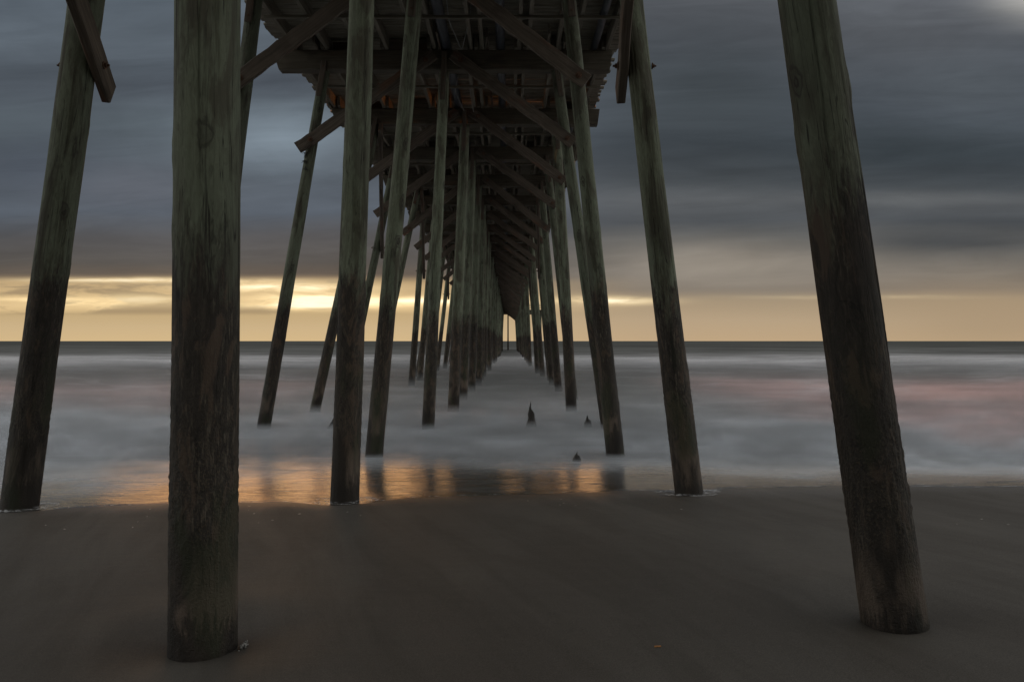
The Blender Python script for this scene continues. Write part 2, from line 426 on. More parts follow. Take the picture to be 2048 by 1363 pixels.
for n in range(1, NB + 1):
    for side in 'lmr':
        if (n, side) in MEAS:
            bx, by, tx, ty, d0, d1 = MEAS[(n, side)]
            x0, h0 = px(bx, by, n); x1, h1 = px(tx, ty, n)
        elif n == 1:
            x0, h0, x1, h1, d0, d1 = -5.2, -1.75, -3.75, 5.7, .36, .3
        else:
            x0 = {'l': -4.6, 'm': -1.40, 'r': 1.78}[side] + rp.uniform(-.22, .22); h0 = -1.86
            x1 = {'l': -3.6, 'm': -1.22, 'r': 1.22}[side] + rp.uniform(-.10, .10); h1 = H_CAP
            d0, d1 = .285 + rp.uniform(-.02, .02), .235
        s = (x1 - x0) / (h1 - h0)
        xt = x0 + s * (H_CAP + 0.05 - h0)
        dt = d0 + (d1 - d0) * (H_CAP - h0) / (h1 - h0)
        dt = max(dt, 0.20)
        PILES[(n, side)] = dict(x0=x0, h0=h0, xt=xt, s=s, d0=d0, dt=dt, y=bent_y(n))
def pile_x(n, side, h):
    p = PILES[(n, side)]; return p['x0'] + p['s'] * (h - p['h0'])
def pile_r(n, side, h):
    p = PILES[(n, side)]; t = (h - p['h0']) / (H_CAP - p['h0']); return (p['d0'] + (p['dt'] - p['d0']) * t) / 2

for key in ((1, 'm'), (1, 'r'), (2, 'm'), (2, 'r'), (2, 'l')):
    p = PILES[key]
    NEAR_BASES.append((p['x0'], p['y'], 0.36 if key[0] == 1 else 0.30, 0.05 if key[0] == 1 else 0.02))

def pile_mesh(L, r0, r1, nseg, nring, seed, crust_to, buried):
    rnd = random.Random(seed); so = Vector((rnd.uniform(0, 90), rnd.uniform(0, 90), rnd.uniform(0, 90)))
    V = []; Fc = []
    flat = rnd.uniform(0, 6.28)
    cracks = [(rnd.uniform(0, 6.28), rnd.uniform(.2, .75) * L, rnd.uniform(.5, 1.8), rnd.uniform(-.05, .05)) for _ in range(9)]
    lumps = [(rnd.uniform(0, 6.28), rnd.uniform(.15, .7) * L) for _ in range(7)]
    for i in range(nring + 1):
        t = i / nring; z = L * t
        r = r0 + (r1 - r0) * t
        bend = Vector((mn.noise(Vector((z * .22, 0, 0)) + so), mn.noise(Vector((z * .22, 7, 0)) + so), 0)) * 0.018
        for k in range(nseg):
            a = 2 * math.pi * k / nseg
            ca, sa = math.cos(a), math.sin(a)
            rr = r * (1 + 0.012 * math.cos(2 * (a - flat)))
            rr += 0.006 * mn.noise(Vector((ca * 1.2, sa * 1.2, z * .8)) + so)
            rr += 0.0025 * mn.noise(Vector((ca * 7, sa * 7, z * 1.6)) + so)
            hh = z - buried
            if nseg >= 32:
                cw = 1 - smooth(crust_to - 0.9, crust_to + .4, hh)
                cw *= 0.35 + 0.65 * smooth(.35, .8, hh)
                q = mn.noise(Vector((ca * r0 * 45, sa * r0 * 45, z * 40)) + so)
                rr += cw * (0.0065 * q + 0.0055 * mn.noise(Vector((ca * r0 * 90, sa * r0 * 90, z * 80)) + so))
                for (a0, zc, half, dr) in cracks:
                    if abs(z - zc) < half:
                        da = abs((a - a0 - dr * (z - zc) - .05 * mn.noise(Vector((z * 3, a0, 0))) + math.pi) % (2 * math.pi) - math.pi) * r
                        if da < .011: rr -= .015 * (1 - da / .011) * (1 - (abs(z - zc) / half) ** 2)
                for (a0, zc) in lumps:
                    da = abs((a - a0 + math.pi) % (2 * math.pi) - math.pi) * r
                    q2 = (da / .055) ** 2 + ((z - zc) / .085) ** 2
                    if q2 < 6: rr += .009 * math.exp(-q2) - .008 * math.exp(-q2 * 9)
            V.append((bend.x + rr * ca, bend.y + rr * sa, z))
    for i in range(nring):
        for k in range(nseg):
            p, q = i * nseg + k, i * nseg + (k + 1) % nseg
            Fc.append((p, q, q + nseg, p + nseg))
    Fc.append(tuple(reversed(range(nseg)))); Fc.append(tuple(range(nring * nseg, (nring + 1) * nseg)))
    return mesh_from('pile', V, Fc, True)

far_mb = MB()
PILE_OBJ = {}
for n in range(1, NB + 1):
    for side in 'lmr':
        p = PILES[(n, side)]
        bur = 0.5
        b0 = Vector((p['x0'] - p['s'] * bur, p['y'], p['h0'] - bur)); b1 = Vector((p['xt'], p['y'], H_CAP + 0.02))
        d = b1 - b0; L = d.length
        if n == 1: ns, nr = 120, 340
        elif n == 2: ns, nr = 84, 300
        elif n <= 4: ns, nr = 36, 160
        else: ns, nr = 16, 24
        TONE = {(1,'m'): .90, (1,'r'): .66, (2,'l'): .74, (2,'m'): 1.15, (2,'r'): .95, (3,'l'): .7, (3,'m'): 1.1, (3,'r'): .95, (4,'m'): 1.2, (5,'m'): 1.2, (4,'l'): .85}
        if n <= 33:
            me = pile_mesh(L, p['d0'] / 2 * 1.01, p['dt'] / 2, ns, nr, n * 10 + ord(side), 1.6, bur)
            q = d.to_track_quat('Z', 'Y')
            PILE_OBJ[(n, side)] = link('pile', me, Matrix.LocRotScale(b0, q, Vector((1, 1, 1))), pier, (PILE,))
        else:
            far_mb.tube([b0, b1], [p['d0'] / 2, p['dt'] / 2], 10)
for k_, o_ in PILE_OBJ.items(): o_['tone'] = TONE.get(k_, rp.uniform(.75, 1.2))
fo = link('pile', far_mb.mesh('pile', True), Matrix.Identity(4), pier, (PILE,)); tag(fo, kind='stuff'); fo['tone'] = 0.95
tag(PILE_OBJ[(1, 'm')], 'thick upright pile with black tide-soaked lower half')
tag(PILE_OBJ[(1, 'r')], 'thick dark pile leaning to the left')

# ------------------------------------------------------------------ caps, braces, plates
rb = random.Random(9)
CAP_H, CAP_T = 0.41, 0.30
for n in range(1, NB + 1):
    y = bent_y(n)
    xl, xr = {4: (-4.97, 2.17), 5: (-4.67, 2.38), 7: (-4.67, 2.26)}.get(n, (-4.75 + rb.uniform(-.2, .2), 2.25 + rb.uniform(-.15, .15)))
    cz = H_CAP + CAP_H / 2
    M, L = frame((xl, y, cz), (xr, y, cz + rb.uniform(-.02, .02)), (0, 1, 0))
    mb = MB(); segs = 24 if n <= 8 else 6
    mb.beam(L, CAP_H, CAP_T, 0.015, segs, 0.006 if n <= 8 else 0.0, rnd=rb)
    # sawn chamfer on the lower corner of both ends
    for e in (0, segs):
        for k in range(8):
            i = e * 8 + k; v = list(mb.v[i])
            if v[2] < 0: v[0] += (0.13 if e == 0 else -0.05)
            mb.v[i] = tuple(v)
    cap = link('cap_beam', mb.mesh('cap_beam'), M, pier, (CAPM,))
    yb = y - CAP_T / 2 - 0.045
    dt = 0.075
    # left and right diagonal braces on the near face
    xm = pile_x(n, 'm', 5.9)
    hl = 4.18 + rb.uniform(-.12, .12); hr = 4.22 + rb.uniform(-.12, .12)
    for side, hh, ext in (('l', hl, .32), ('r', hr, .16)):
        sx = -1 if side == 'l' else 1
        a = Vector((xm + sx * (.20 if side == 'l' else .17), yb, 6.0)); xo = pile_x(n, side, hh)
        c = Vector((xo, yb, hh)); dd = (c - a).normalized()
        c2 = c + dd * ext
        br = timber('diagonal_brace', a, c2, (0, 1, 0), 0.245, dt, BRACE, pier, 22 if n <= 6 else 4, 0.008)
        if n <= 8:
            for pt in (a + dd * .22, c):
                bolt((pt.x, yb - dt / 2, pt.z), (0, -1, 0), br, 1.25)
    # scab plates tying the pile heads to the cap
    if n <= 12:
        for side in ('m', 'r', 'l'):
            xt = pile_x(n, side, 5.5); s = PILES[(n, side)]['s']
            off = 0.0
            hh0, hh1 = 5.05 + rb.uniform(-.1, .1), 5.98
            if side == 'm': hh1 = 6.06
            rr = pile_r(n, side, 5.4)
            ys = y - max(rr, CAP_T / 2) - 0.028
            a = Vector((xt + s * (hh0 - 5.5), ys, hh0)); c = Vector((xt + s * (hh1 - 5.5), ys, hh1))
            if side != 'm': c = a + (c - a) * .86
            sp = timber('scab_plate', a, c, (0, 1, 0), 0.115, 0.045, BRACE, pier, 4, 0.002)
            if n <= 7:
                for t in (.12, .45, .85):
                    q = a.lerp(c, t); bolt((q.x, ys - .0225, q.z), (0, -1, 0), sp, .42)

# lengthwise braces between the outer piles of some bays
for n, sides in ((2, 'lr'), (6, 'l'), (8, 'lr'), (12, 'lr'), (16, 'lr')):
    for side in sides:
        sx = 1 if side == 'l' else -1
        h0, h1 = 2.95, 5.45
        r0 = pile_r(n, side, h0); r1 = pile_r(n - 1, side, h1)
        a = Vector((pile_x(n - 1, side, h1) + sx * (r1 + .06), bent_y(n - 1), h1))
        c = Vector((pile_x(n, side, h0) + sx * (r0 + .055), bent_y(n), h0))
        if n == 2 and side == 'r': a.x -= 0.02
        dd = (c - a).normalized()
        br = timber('lengthwise_brace', a - dd * .3, c + dd * .40, (1, 0, 0), 0.27, 0.095, BRACE, pier, 12, 0.004)
        bolt((c.x + sx * .05, c.y, c.z), (sx, 0, 0), br)
        bolt((c.x - sx * (.05 + 2 * r0 + .01), c.y, c.z), (-sx, 0, 0), br, .8)

# ------------------------------------------------------------------ joists, bridging, deck
J_B = H_CAP + CAP_H + 0.004; J_H = 0.27; J_T = 0.075
JX = [-4.5, -3.85, -3.2, -2.62, -2.02, -1.62, -0.86, -0.62, 0.18, 0.36, 0.98, 1.32, 2.02]
rj = random.Random(21)
far_j = MB()
count = 0
for n in range(0, NB):
    y0, y1 = bent_y(n) - .28, bent_y(n + 1) + .28
    for x in JX:
        xx = x + (0.045 if n % 2 else -0.045) + rj.uniform(-.02, .02)
        a = Vector((xx, y0, J_B + J_H / 2)); c = Vector((xx + rj.uniform(-.02, .02), y1, J_B + J_H / 2))
        if n >= 2 and count < 98:
            timber('joist', a, c, (1, 0, 0), J_H, J_T, JOIST, pier, 6, 0.003, 0.006); count += 1
        else:
            M, L = frame(a, c, (1, 0, 0)); far_j.beam(L, J_H, J_T, .006, 1, 0, M)
tag(link('joist', far_j.mesh('joist'), Matrix.Identity(4), pier, (JOIST,)), kind='stuff')
for n in range(1, NB - 1):
    y = bent_y(n) + S * (0.54 + rj.uniform(-.03, .03))
    timber('bridging_board', (-4.6, y, J_B - .035), (2.1, y, J_B - .035), (0, 1, 0), 0.06, 0.05, JOIST, pier, 10, 0.003)
# short blocks between joists, on the caps
rk = random.Random(4)
for n in range(3, 9):
    for j in range(8):
        i = rk.randrange(len(JX) - 1)
        x0, x1 = JX[i] + .10, JX[i + 1] - .10
        if x1 - x0 < .15: continue
        w = min(x1 - x0, .38)
        y = bent_y(n) + rk.choice((-.10, .10))
        timber('blocking', (x0, y, J_B + .125), (x0 + w, y, J_B + .125), (0, 1, 0), 0.235, .05, BRACE, pier, 2, .002)

# short sister boards scabbed beside the joist ends
rq = random.Random(77)
for n in range(3, 10):
    for x in rq.sample(JX, 6):
        side = rq.choice((-1, 1)); ln = rq.uniform(.45, 1.1); y0 = bent_y(n) - ln + rq.uniform(.05, .2); xx = x + side * .17
        timber('sister_board', (xx, y0, J_B + .10 + rq.uniform(-.02, .03)), (xx, y0 + ln, J_B + .11), (1, 0, 0), .19, .045, rq.choice((JOIST, BRACE)), pier, 3, .003)

D_B = J_B + J_H + 0.003
deck = MB(); rd = random.Random(33)
y = -16.0
Y_END = bent_y(NB) + 1.2
while y < Y_END:
    w = 0.140 + rd.uniform(-.006, .006)
    xl, xr = -4.93 + rd.uniform(-.07, .05), 2.35 + rd.uniform(-.05, .07)
    M, L = frame((xl, y + w / 2, D_B + .022), (xr, y + w / 2 + rd.uniform(-.004, .004), D_B + .022 + rd.uniform(-.003, .003)), (0, 1, 0))
    deck.beam(L, 0.042, w, 0.004, 1, 0.0, M)
    y += w + rd.uniform(.010, .016)
link('deck', deck.mesh('deck'), Matrix.Identity(4), pier, (DECKM,))

# wider platform at the seaward end with its railing
ye = Y_END
pl = MB()
for i in range(60):
    M, L = frame((-9.0, ye + .08 + i * .155, D_B + .022), (7.2, ye + .08 + i * .155, D_B + .022), (0, 1, 0)); pl.beam(L, .042, .14, .004, 1, 0, M)
for i in range(3):
    M, L = frame((-8.8, ye + .8 + i * 3.6, H_CAP + .2), (7.0, ye + .8 + i * 3.6, H_CAP + .2), (0, 1, 0)); pl.beam(L, .4, .3, .01, 1, 0, M)
link('end_platform', pl.mesh('end_platform'), Matrix.Identity(4), pier, (DECKM,))
ep = MB()
for i in range(3):
    for x in (-8.4, -4.2, -.2, 2.6, 6.6):
        ep.tube([(x, ye + .8 + i * 3.6, -2.6), (x, ye + .8 + i * 3.6, H_CAP + .01)], [.16, .13], 10)
tag(link('platform_pile', ep.mesh('platform_pile', True), Matrix.Identity(4), pier, (PILE,)), kind='stuff')['tone'] = 0.9
rl = MB()
for x0, x1 in ((-9.0, -5.1), (2.5, 7.2)):
    for h in (.45, .8, 1.1):
        M, L = frame((x0, ye + .1, D_B + h), (x1, ye + .1, D_B + h), (0, 1, 0)); rl.beam(L, .09, .04, .004, 1, 0, M)
    for j in range(4):
        x = x0 + .1 + (x1 - x0 - .2) * j / 3
        M, L = frame((x, ye + .17, D_B + .046), (x, ye + .17, D_B + 1.1), (0, 1, 0)); rl.beam(L, .09, .09, .004, 1, 0, M)
link('railing', rl.mesh('railing'), Matrix.Identity(4), pier, (BRACE,))

# ------------------------------------------------------------------ pipes, cables, lamp
for x, r, h, lab in ((-1.33, .105, J_B + .115, 'dark utility pipe under the deck, directly above the middle row of piles'),
                     (-0.18, .095, J_B + .105, 'dark utility pipe under the deck, right of the middle row of piles'),
                     (1.80, .075, J_B + .085, 'thin dark utility pipe under the right-hand edge of the deck')):
    mb = MB(); mb.tube([(x, yy, h) for yy in (-5, 20, 60, 120, Y_END - 1)], r, 18)
    o = link('utility_pipe', mb.mesh('utility_pipe', True), Matrix.Identity(4), None, (PIPEM,))
    tag(o, lab, 'pipe', 'utility pipes under the deck')

def cable(ptspx, n, dz, r, lab):
    pts = [(*[0] * 0,) for _ in ()]
    P = []
    for i, (X, Y) in enumerate(ptspx):
        m = (n[i] + .05) * K
        P.append(Vector(((X - VPX) * m, (n[i] + .05) * S, (HY - Y) * m)))
    # smooth
    Q = []
    for i in range(len(P) - 1):
        p0, p1, p2, p3 = P[max(i - 1, 0)], P[i], P[i + 1], P[min(i + 2, len(P) - 1)]
        for k in range(8):
            t = k / 8
            Q.append(0.5 * ((2 * p1) + (p2 - p0) * t + (2 * p0 - 5 * p1 + 4 * p2 - p3) * t * t + (3 * p1 - p0 - 3 * p2 + p3) * t ** 3))
    Q.append(P[-1])
    mb = MB(); mb.tube(Q, r, 6)
    o = link('cable', mb.mesh('cable', True), Matrix.Identity(4), None, (WIREM,))
    tag(o, lab, 'cable', 'loose cables under the deck')
cable([(893, -6), (898, 40), (912, 75), (922, 98), (928, 84), (940, 30), (943, -10)], [3.45, 3.6, 3.72, 3.78, 3.74, 3.62, 3.5], 0, .008, 'pale cable sagging in a V below the nearest deck boards')
cable([(917, 152), (911, 183), (919, 203), (928, 222)], [4.45, 4.55, 4.6, 4.7], 0, .008, 'pale cable hanging just right of the middle pile top')
cable([(938, 152), (941, 190), (947, 224)], [4.45, 4.6, 4.75], 0, .007, 'straight thin cable strung towards the second visible cap beam')

lamp = bpy.data.objects.new('pier_lamp', None); COL.objects.link(lamp)
LY = bent_y(5) - .42
lamp.location = (-.6, LY, D_B + .05); WORLD[lamp.name] = Matrix.Translation(lamp.location)
tag(lamp, 'lit sodium lamp on a post standing on the pier deck, glowing orange between boards', 'lamp')
mb = MB(); mb.tube([(-.6, LY, D_B + .046), (-.6, LY, D_B + 2.6)], [.06, .045], 12)
link('post', mb.mesh('post', True), Matrix.Identity(4), lamp, (RUST,))
lm, ln, lb, lo = new_mat('lamp_glass'); lb.inputs['Base Color'].default_value = (.8, .5, .2, 1)
lb.inputs['Emission Color'].default_value = (1, .35, .06, 1); lb.inputs['Emission Strength'].default_value = 20
bm = bmesh.new(); bmesh.ops.create_uvsphere(bm, u_segments=16, v_segments=10, radius=.12); me = bpy.data.meshes.new('globe'); bm.to_mesh(me); bm.free()
link('globe', me, Matrix.Translation((-.6, LY, D_B + 2.72)), lamp, (lm,))
L_ = bpy.data.lights.new('lamp_light', 'POINT'); L_.energy = 2400; L_.color = (1, .30, .04); L_.shadow_soft_size = .04
lo_ = bpy.data.objects.new('lamp_light', L_); COL.objects.link(lo_); lo_.parent = lamp; lo_.location = (-.22, 0, 2.55)

# ------------------------------------------------------------------ ground and sea
def axis(parts):
    out = []
    for a, c, st in parts:
        k = max(1, round((c - a) / st)); out += [a + (c - a) * i / k for i in range(k)]
    return out + [parts[-1][1]]
def grid(name, xs, ys, fn, mat):
    V = [(x, y, fn(x, y)) for y in ys for x in xs]; w = len(xs)
    Fc = [(j * w + i, j * w + i + 1, (j + 1) * w + i + 1, (j + 1) * w + i) for j in range(len(ys) - 1) for i in range(w - 1)]
    return link(name, mesh_from(name, V, Fc, True), Matrix.Identity(4), None, (mat,))
xs = axis([(-3000, -200, 700), (-200, -20, 20), (-20, -7, 1), (-7, 4.5, .06), (4.5, 20, 1), (20, 200, 20), (200, 3000, 700)])
ys = axis([(-300, -20, 40), (-20, 1, 1.5), (1, 3, .2), (3, 10.5, .06), (10.5, 16, .4), (16, 120, 8)])
tag(grid('sand', xs, ys, gz, SAND), 'smooth wet brown beach sand', kind='structure')

def shore(x):
    return 8.66 - .30 * smooth(3.2, 6, x) + .10 * math.sin(x * .55 + .4) + .09 * mn.noise(Vector((x * .8, 2.2, 0))) + .05 * mn.noise(Vector((x * 2.6, 5.2, 0))) - .35 * math.exp(-((x + 1.76) / .55) ** 2) - .42 * math.exp(-((x + 5.3) / .9) ** 2) - .22 * math.exp(-((x - 1.94) / .4) ** 2)
def sea_z(x, y):
    g = gz(x, y) + .004
    return (WL + g + math.sqrt((WL - g) ** 2 + .0030)) / 2 if y > 9.4 else max(g, WL) + (math.sqrt((WL - g) ** 2 + .0030) - abs(WL - g)) / 2 * smooth(8.4, 9.4, y)
xs2 = axis([(-9000, -200, 2200), (-200, -20, 20), (-20, -7.5, .8), (-7.5, 6, .09), (6, 20, .8), (20, 200, 20), (200, 9000, 2200)])
ts = [i / 60 for i in range(61)]
ysfar = [13.5, 15, 18, 24, 40, 80, 200, 600, 2000, 6000, 14000]
V = []
for t in ts:
    for x in xs2:
        s0 = shore(x); yy = s0 + (13 - s0) * t
        V.append((x, yy, sea_z(x, yy) - (.006 if t == 0 else 0)))
for yy in ysfar:
    for x in xs2: V.append((x, yy, sea_z(x, yy) if yy < 20 else WL))
w = len(xs2); rows = len(V) // w
Fc = [(j * w + i, j * w + i + 1, (j + 1) * w + i + 1, (j + 1) * w + i) for j in range(rows - 1) for i in range(w - 1)]
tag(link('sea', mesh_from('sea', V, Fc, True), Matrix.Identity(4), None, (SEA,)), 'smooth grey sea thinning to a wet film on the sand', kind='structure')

mist = MB()
mx = [-700, -150, -60, -30, -15, -6, 0, 6, 15, 30, 60, 150, 700]
my = [10.2, 11, 12, 13, 14, 16, 18, 21, 25, 30, 36, 44, 55, 70, 88]
NS = 14
for i in range(NS):
    def mh(yy): return WL + .008 + (i + .5) / NS * min(.50, .085 + .0155 * max(0, yy - 12))
    V = [(x, yy, mh(yy)) for yy in my for x in mx]; w = len(mx)
    mist.add(V, [(j * w + k, j * w + k + 1, (j + 1) * w + k + 1, (j + 1) * w + k) for j in range(len(my) - 1) for k in range(w - 1)])
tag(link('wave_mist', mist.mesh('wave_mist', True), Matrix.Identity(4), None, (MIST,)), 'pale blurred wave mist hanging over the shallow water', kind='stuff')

# foam: rims round three piles, swash edge, a bubbly clump
fm = MB()
def ring(cx, cy, r0, r1, zoff=.008, seed=0, sx=1.3):
    N = 64; V = []
    for k in range(N):
        a = 2 * math.pi * k / N; wv = 1 + .35 * mn.noise(Vector((math.cos(a) * 1.5 + seed, math.sin(a) * 1.5, seed)))
        for r in (r0, (r0 + (r1 - r0) * wv)):
            x, yy = cx + math.cos(a) * r * (sx if r > r0 else 1), cy + math.sin(a) * r
            V.append((x, yy, gz(x, yy) + zoff + (.012 if r == r0 else 0)))
    fm.add(V, [(2 * k, 2 * k + 1, 2 * ((k + 1) % N) + 1, 2 * ((k + 1) % N)) for k in range(N)])
for key, sd in (((2, 'l'), 1), ((2, 'm'), 2), ((2, 'r'), 3)):
    p = PILES[key]; ring(p['x0'], p['y'], p['d0'] / 2 - .01, p['d0'] / 2 + .13, .008, sd)
N = 420; V = []
for k in range(N):
    x = -8 + 14.5 * k / (N - 1); s0 = shore(x)
    wd = .012 + .03 * max(0, mn.noise(Vector((x * 1.3, 8, 1))) + .2)
    for yy in (s0 - .006, s0 + wd): V.append((x, yy, gz(x, yy) + .010))
fm.add(V, [(2 * k, 2 * k + 2, 2 * k + 3, 2 * k + 1) for k in range(N - 1)])
tag(link('foam', fm.mesh('foam', True), Matrix.Identity(4), None, (FOAM,)), 'thin broken white foam at the edge of the swash', kind='stuff')

# bubbly foam clump beside the near pile
bm = bmesh.new(); rf = random.Random(3)
p = PILES[(1, 'm')]
for k in range(50):
    r = rf.uniform(.003, .008); X = p['x0'] + .205 + abs(rf.gauss(0, .013)); Y = p['y'] - .02 + rf.gauss(0, .025)
    bmesh.ops.create_uvsphere(bm, u_segments=8, v_segments=6, radius=r, matrix=Matrix.Translation((X, Y, gz(X, Y) + r * .5 + rf.uniform(0, .02))))
me = bpy.data.meshes.new('foam_clump'); bm.to_mesh(me); bm.free()
FB = mat_plain('bubble_foam', (.20, .20, .19), .45, 0, .2, 80)
tag(link('foam_clump', me, Matrix.Identity(4), None, (FB,)), 'small bubbly foam clump at the foot of the nearest upright pile', 'foam')

# ------------------------------------------------------------------ stumps
def stump(X, Y0, n_z, base, width, hgt, seed, lab, lean=0.0):
    rs = random.Random(seed); x = (X - VPX) / F * n_z
    V = []; Fc = []; N = 18; R = 12
    tips = [rs.uniform(.25, .6) for _ in range(N)]; pk = int(N * .7)
    for k in range(N): tips[k] = max(tips[k], 1 - abs(((k - pk + N // 2) % N) - N // 2) * .16)
    for j in range(R + 1):
        t = j / R
        for k in range(N):
            a = 2 * math.pi * k / N
            zz = min(t, tips[k] + .0) * hgt
            f = (1 - t) ** .8 * .92 + .08 if t < .98 else .05
            r = width / 2 * f * (1 + .35 * mn.noise(Vector((math.cos(a) * 2 + seed, math.sin(a) * 2, t * 5))))
            V.append((r * math.cos(a) + lean * zz, r * math.sin(a), zz * (1 + .06 * rs.uniform(-1, 1))))
    for j in range(R):
        for k in range(N):
            Fc.append((j * N + k, j * N + (k + 1) % N, (j + 1) * N + (k + 1) % N, (j + 1) * N + k))
    Fc.append(tuple(range(R * N, (R + 1) * N)))
    # roots below the water
    V2 = [(v[0] * 1.05, v[1] * 1.05, -.5) for v in V[:N]]; o = len(V); V += V2
    Fc += [(o + k, o + (k + 1) % N, (k + 1) % N, k) for k in range(N)]
    ob = link('pile_stump', mesh_from('pile_stump', V, Fc, True), Matrix.Translation((x, n_z, base)), None, (STUMPM,))
    tag(ob, lab, 'stump', 'rotted pile stumps in the shallows')
stump(1063, 850, 17.3, WL, .21, .60, 4, 'tall rotted stump tapering to a sharp splinter in the mist', -.02)
stump(1176, 850, 17.2, WL, .19, .30, 6, 'short pointed stump in the mist beside the right-hand leaning pile')
stump(1153, 918, 12.2, -1.86, .15, .18, 8, 'low blunt stump nearest the beach, at the edge of the swash', .1)
stump(664, 852, 17.0, WL, .20, .27, 12, 'broken stump half hidden behind the left middle pile', .3)

# ------------------------------------------------------------------ little things
rs = random.Random(17)
def shell_mesh(sd):
    r = random.Random(sd); V = []; Fc = []; N = 9
    for j in range(4):
        for k in range(N):
            a = -1.2 + 2.4 * k / (N - 1); q = .2 + .8 * j / 3
            V.append((q * math.sin(a) * (1 + .1 * r.uniform(-1, 1)), q * math.cos(a) * .8, .35 * math.sin(q * 2.4) * (1 - .3 * a * a / 1.44) + .02))
    for j in range(3):
        for k in range(N - 1): Fc.append((j * N + k, j * N + k + 1, (j + 1) * N + k + 1, (j + 1) * N + k))
    me = mesh_from('shell', V, Fc, True); me.materials.append(SHELL); return me
SH = [shell_mesh(i) for i in range(4)]
spots = [(300, 1018), (345, 1010), (296, 1033), (276, 1043), (268, 1054), (500, 1012), (497, 1020), (517, 1045), (510, 1027), (545, 1040), (589, 1012), (600, 1028), (675, 1008), (695, 1024), (721, 1031), (1055, 1002), (1127, 1007), (1121, 1010), (1151, 1011), (1123, 999), (1364, 1019), (1964, 1039), (1915, 1049), (2020, 1050), (140, 1015), (92, 1050), (170, 1012), (130, 1058)]
for i, (X, Y) in enumerate(spots):
    z = 7.9; 
    for _ in range(12):
        x = (X - VPX) / F * z; z = -gz(x, z) * F / (Y - HY)
    me = SH[i % 4]
    sc = rs.uniform(.008, .016)
    o = link('shell', me, Matrix.LocRotScale(Vector((x, z, gz(x, z) + .001)), Quaternion((0, 0, 1), rs.uniform(0, 6.28)), Vector((sc * rs.uniform(.8, 1.6), sc, sc * .8))), None)
    tag(o, 'tiny pale shell fragment lying on the wet sand below the swash edge', 'shell', 'shell fragments on the wet sand')
z = 4.2
for _ in range(12):
    x = (1309 - VPX) / F * z; z = -gz(x, z) * F / (1294 - HY)
mb = MB(); mb.beam(.034, .006, .012, .002, 3, .001)
o = link('leaf', mb.mesh('leaf'), Matrix.Translation((x, z, gz(x, z) + .004)) @ Matrix.Rotation(.1, 4, 'Z'), None, (LEAFM,)); tag(o, 'tiny orange leaf scrap lying alone on the sand', 'leaf')

# tuft of dead weed snagged on the left outer pile
mb = MB(); rw = random.Random(8); yy = bent_y(4) - .12
for (X, Y, num) in ((612, 312, 16), (612, 326, 12), (613, 342, 10)):
    c0 = Vector(((X + 4 - VPX) * 4.05 * K, yy, (HY - Y) * 4.05 * K))
    for k in range(num):
        d = Vector((rw.gauss(-.5, .5), rw.gauss(0, .5), rw.gauss(-.1, .7))).normalized() * rw.uniform(.04, .11)
        mb.tube([c0, c0 + d * .5 + Vector((rw.gauss(0, .012), 0, rw.gauss(0, .012))), c0 + d + Vector((0, 0, -.02))], [.010, .008, .003], 5)
o = link('seaweed', mb.mesh('seaweed'), Matrix.Identity(4), None, (WEED,)); tag(o, 'dark tuft of dead weed snagged on the left outer pile below its brace', 'seaweed')

# ------------------------------------------------------------------ sky
world = bpy.data.worlds.new('World'); scene.world = world; world.use_nodes = True
wt = world.node_tree; wt.nodes.clear(); n = NT(wt)
tc = n.new('ShaderNodeTexCoord'); D = tc.outputs['Generated']
dx, dy, dz = n.sep(D)
den = n.m('MAXIMUM', dy, 0.30)
U = n.div(dx, den); Vv = n.div(n.m('MAXIMUM', dz, 0.0), den)
X = n.add(n.mul(U, F), VPX); Yp = n.sub(HY, n.mul(Vv, F))
w1 = n.noise(n.vec(n.mul(U, 2.0), n.mul(Vv, 9.0), 1.7), 1.0, 3, 0.5, 0.3)
w2 = n.noise(n.vec(n.mul(U, 5.0), n.mul(Vv, 34.0), 4.1), 1.0, 5, 0.55, 0.5)
w3 = n.noise(n.vec(n.mul(U, 14.0), n.mul(Vv, 90.0), 9.1), 1.0, 5, 0.6, 0.4)
hi = n.rng(Yp, 600, 300)
amp = n.add(15.0, n.mul(hi, 85.0))
Yw = n.add(Yp, n.add(n.mul(n.sub(w1, 0.5), amp), n.mul(n.sub(w2, 0.5), n.add(7.0, n.mul(hi, 16.0)))))
f = n.div(n.add(Yw, 400.0), 1082.0)
def R(lst): return [((y + 400) / 1082.0, lin(c)) for y, c in lst]
left = n.ramp(f, R([(-400, (96, 102, 112)), (0, (83, 93, 105)), (90, (89, 99, 111)), (170, (77, 85, 96)), (250, (84, 94, 104)), (330, (85, 93, 104)), (430, (82, 90, 102)), (475, (86, 85, 88)), (525, (90, 85, 82)), (549, (104, 92, 82)), (564, (190, 161, 118)), (608, (222, 192, 145)), (618, (218, 188, 141)), (627, (194, 168, 127)), (655, (203, 177, 138)), (682, (210, 182, 139))]))
right = n.ramp(f, R([(-400, (96, 102, 110)), (0, (87, 91, 99)), (80, (82, 87, 96)), (200, (72, 79, 89)), (300, (65, 72, 81)), (365, (77, 82, 88)), (400, (90, 93, 98)), (450, (78, 82, 88)), (490, (98, 97, 96)), (545, (120, 113, 106)), (578, (126, 116, 106)), (600, (165, 146, 122)), (640, (182, 160, 133)), (682, (190, 164, 132))]))
sky = n.mix(n.rng(X, 760, 1360), left, right)
def gauss(xc, yc, sx, sy, yy=None, warpx=0, warpy=0):
    a = n.div(n.sub(n.add(X, n.mul(n.sub(w1, .5), warpx)), xc), sx); b2 = n.div(n.sub(n.add(yy if yy is not None else Yp, n.mul(n.sub(w2, .5), warpy)), yc), sy)
    e = n.add(n.mul(a, a), n.mul(b2, b2))
    return n.m('POWER', math.e, n.mul(e, -1.0))
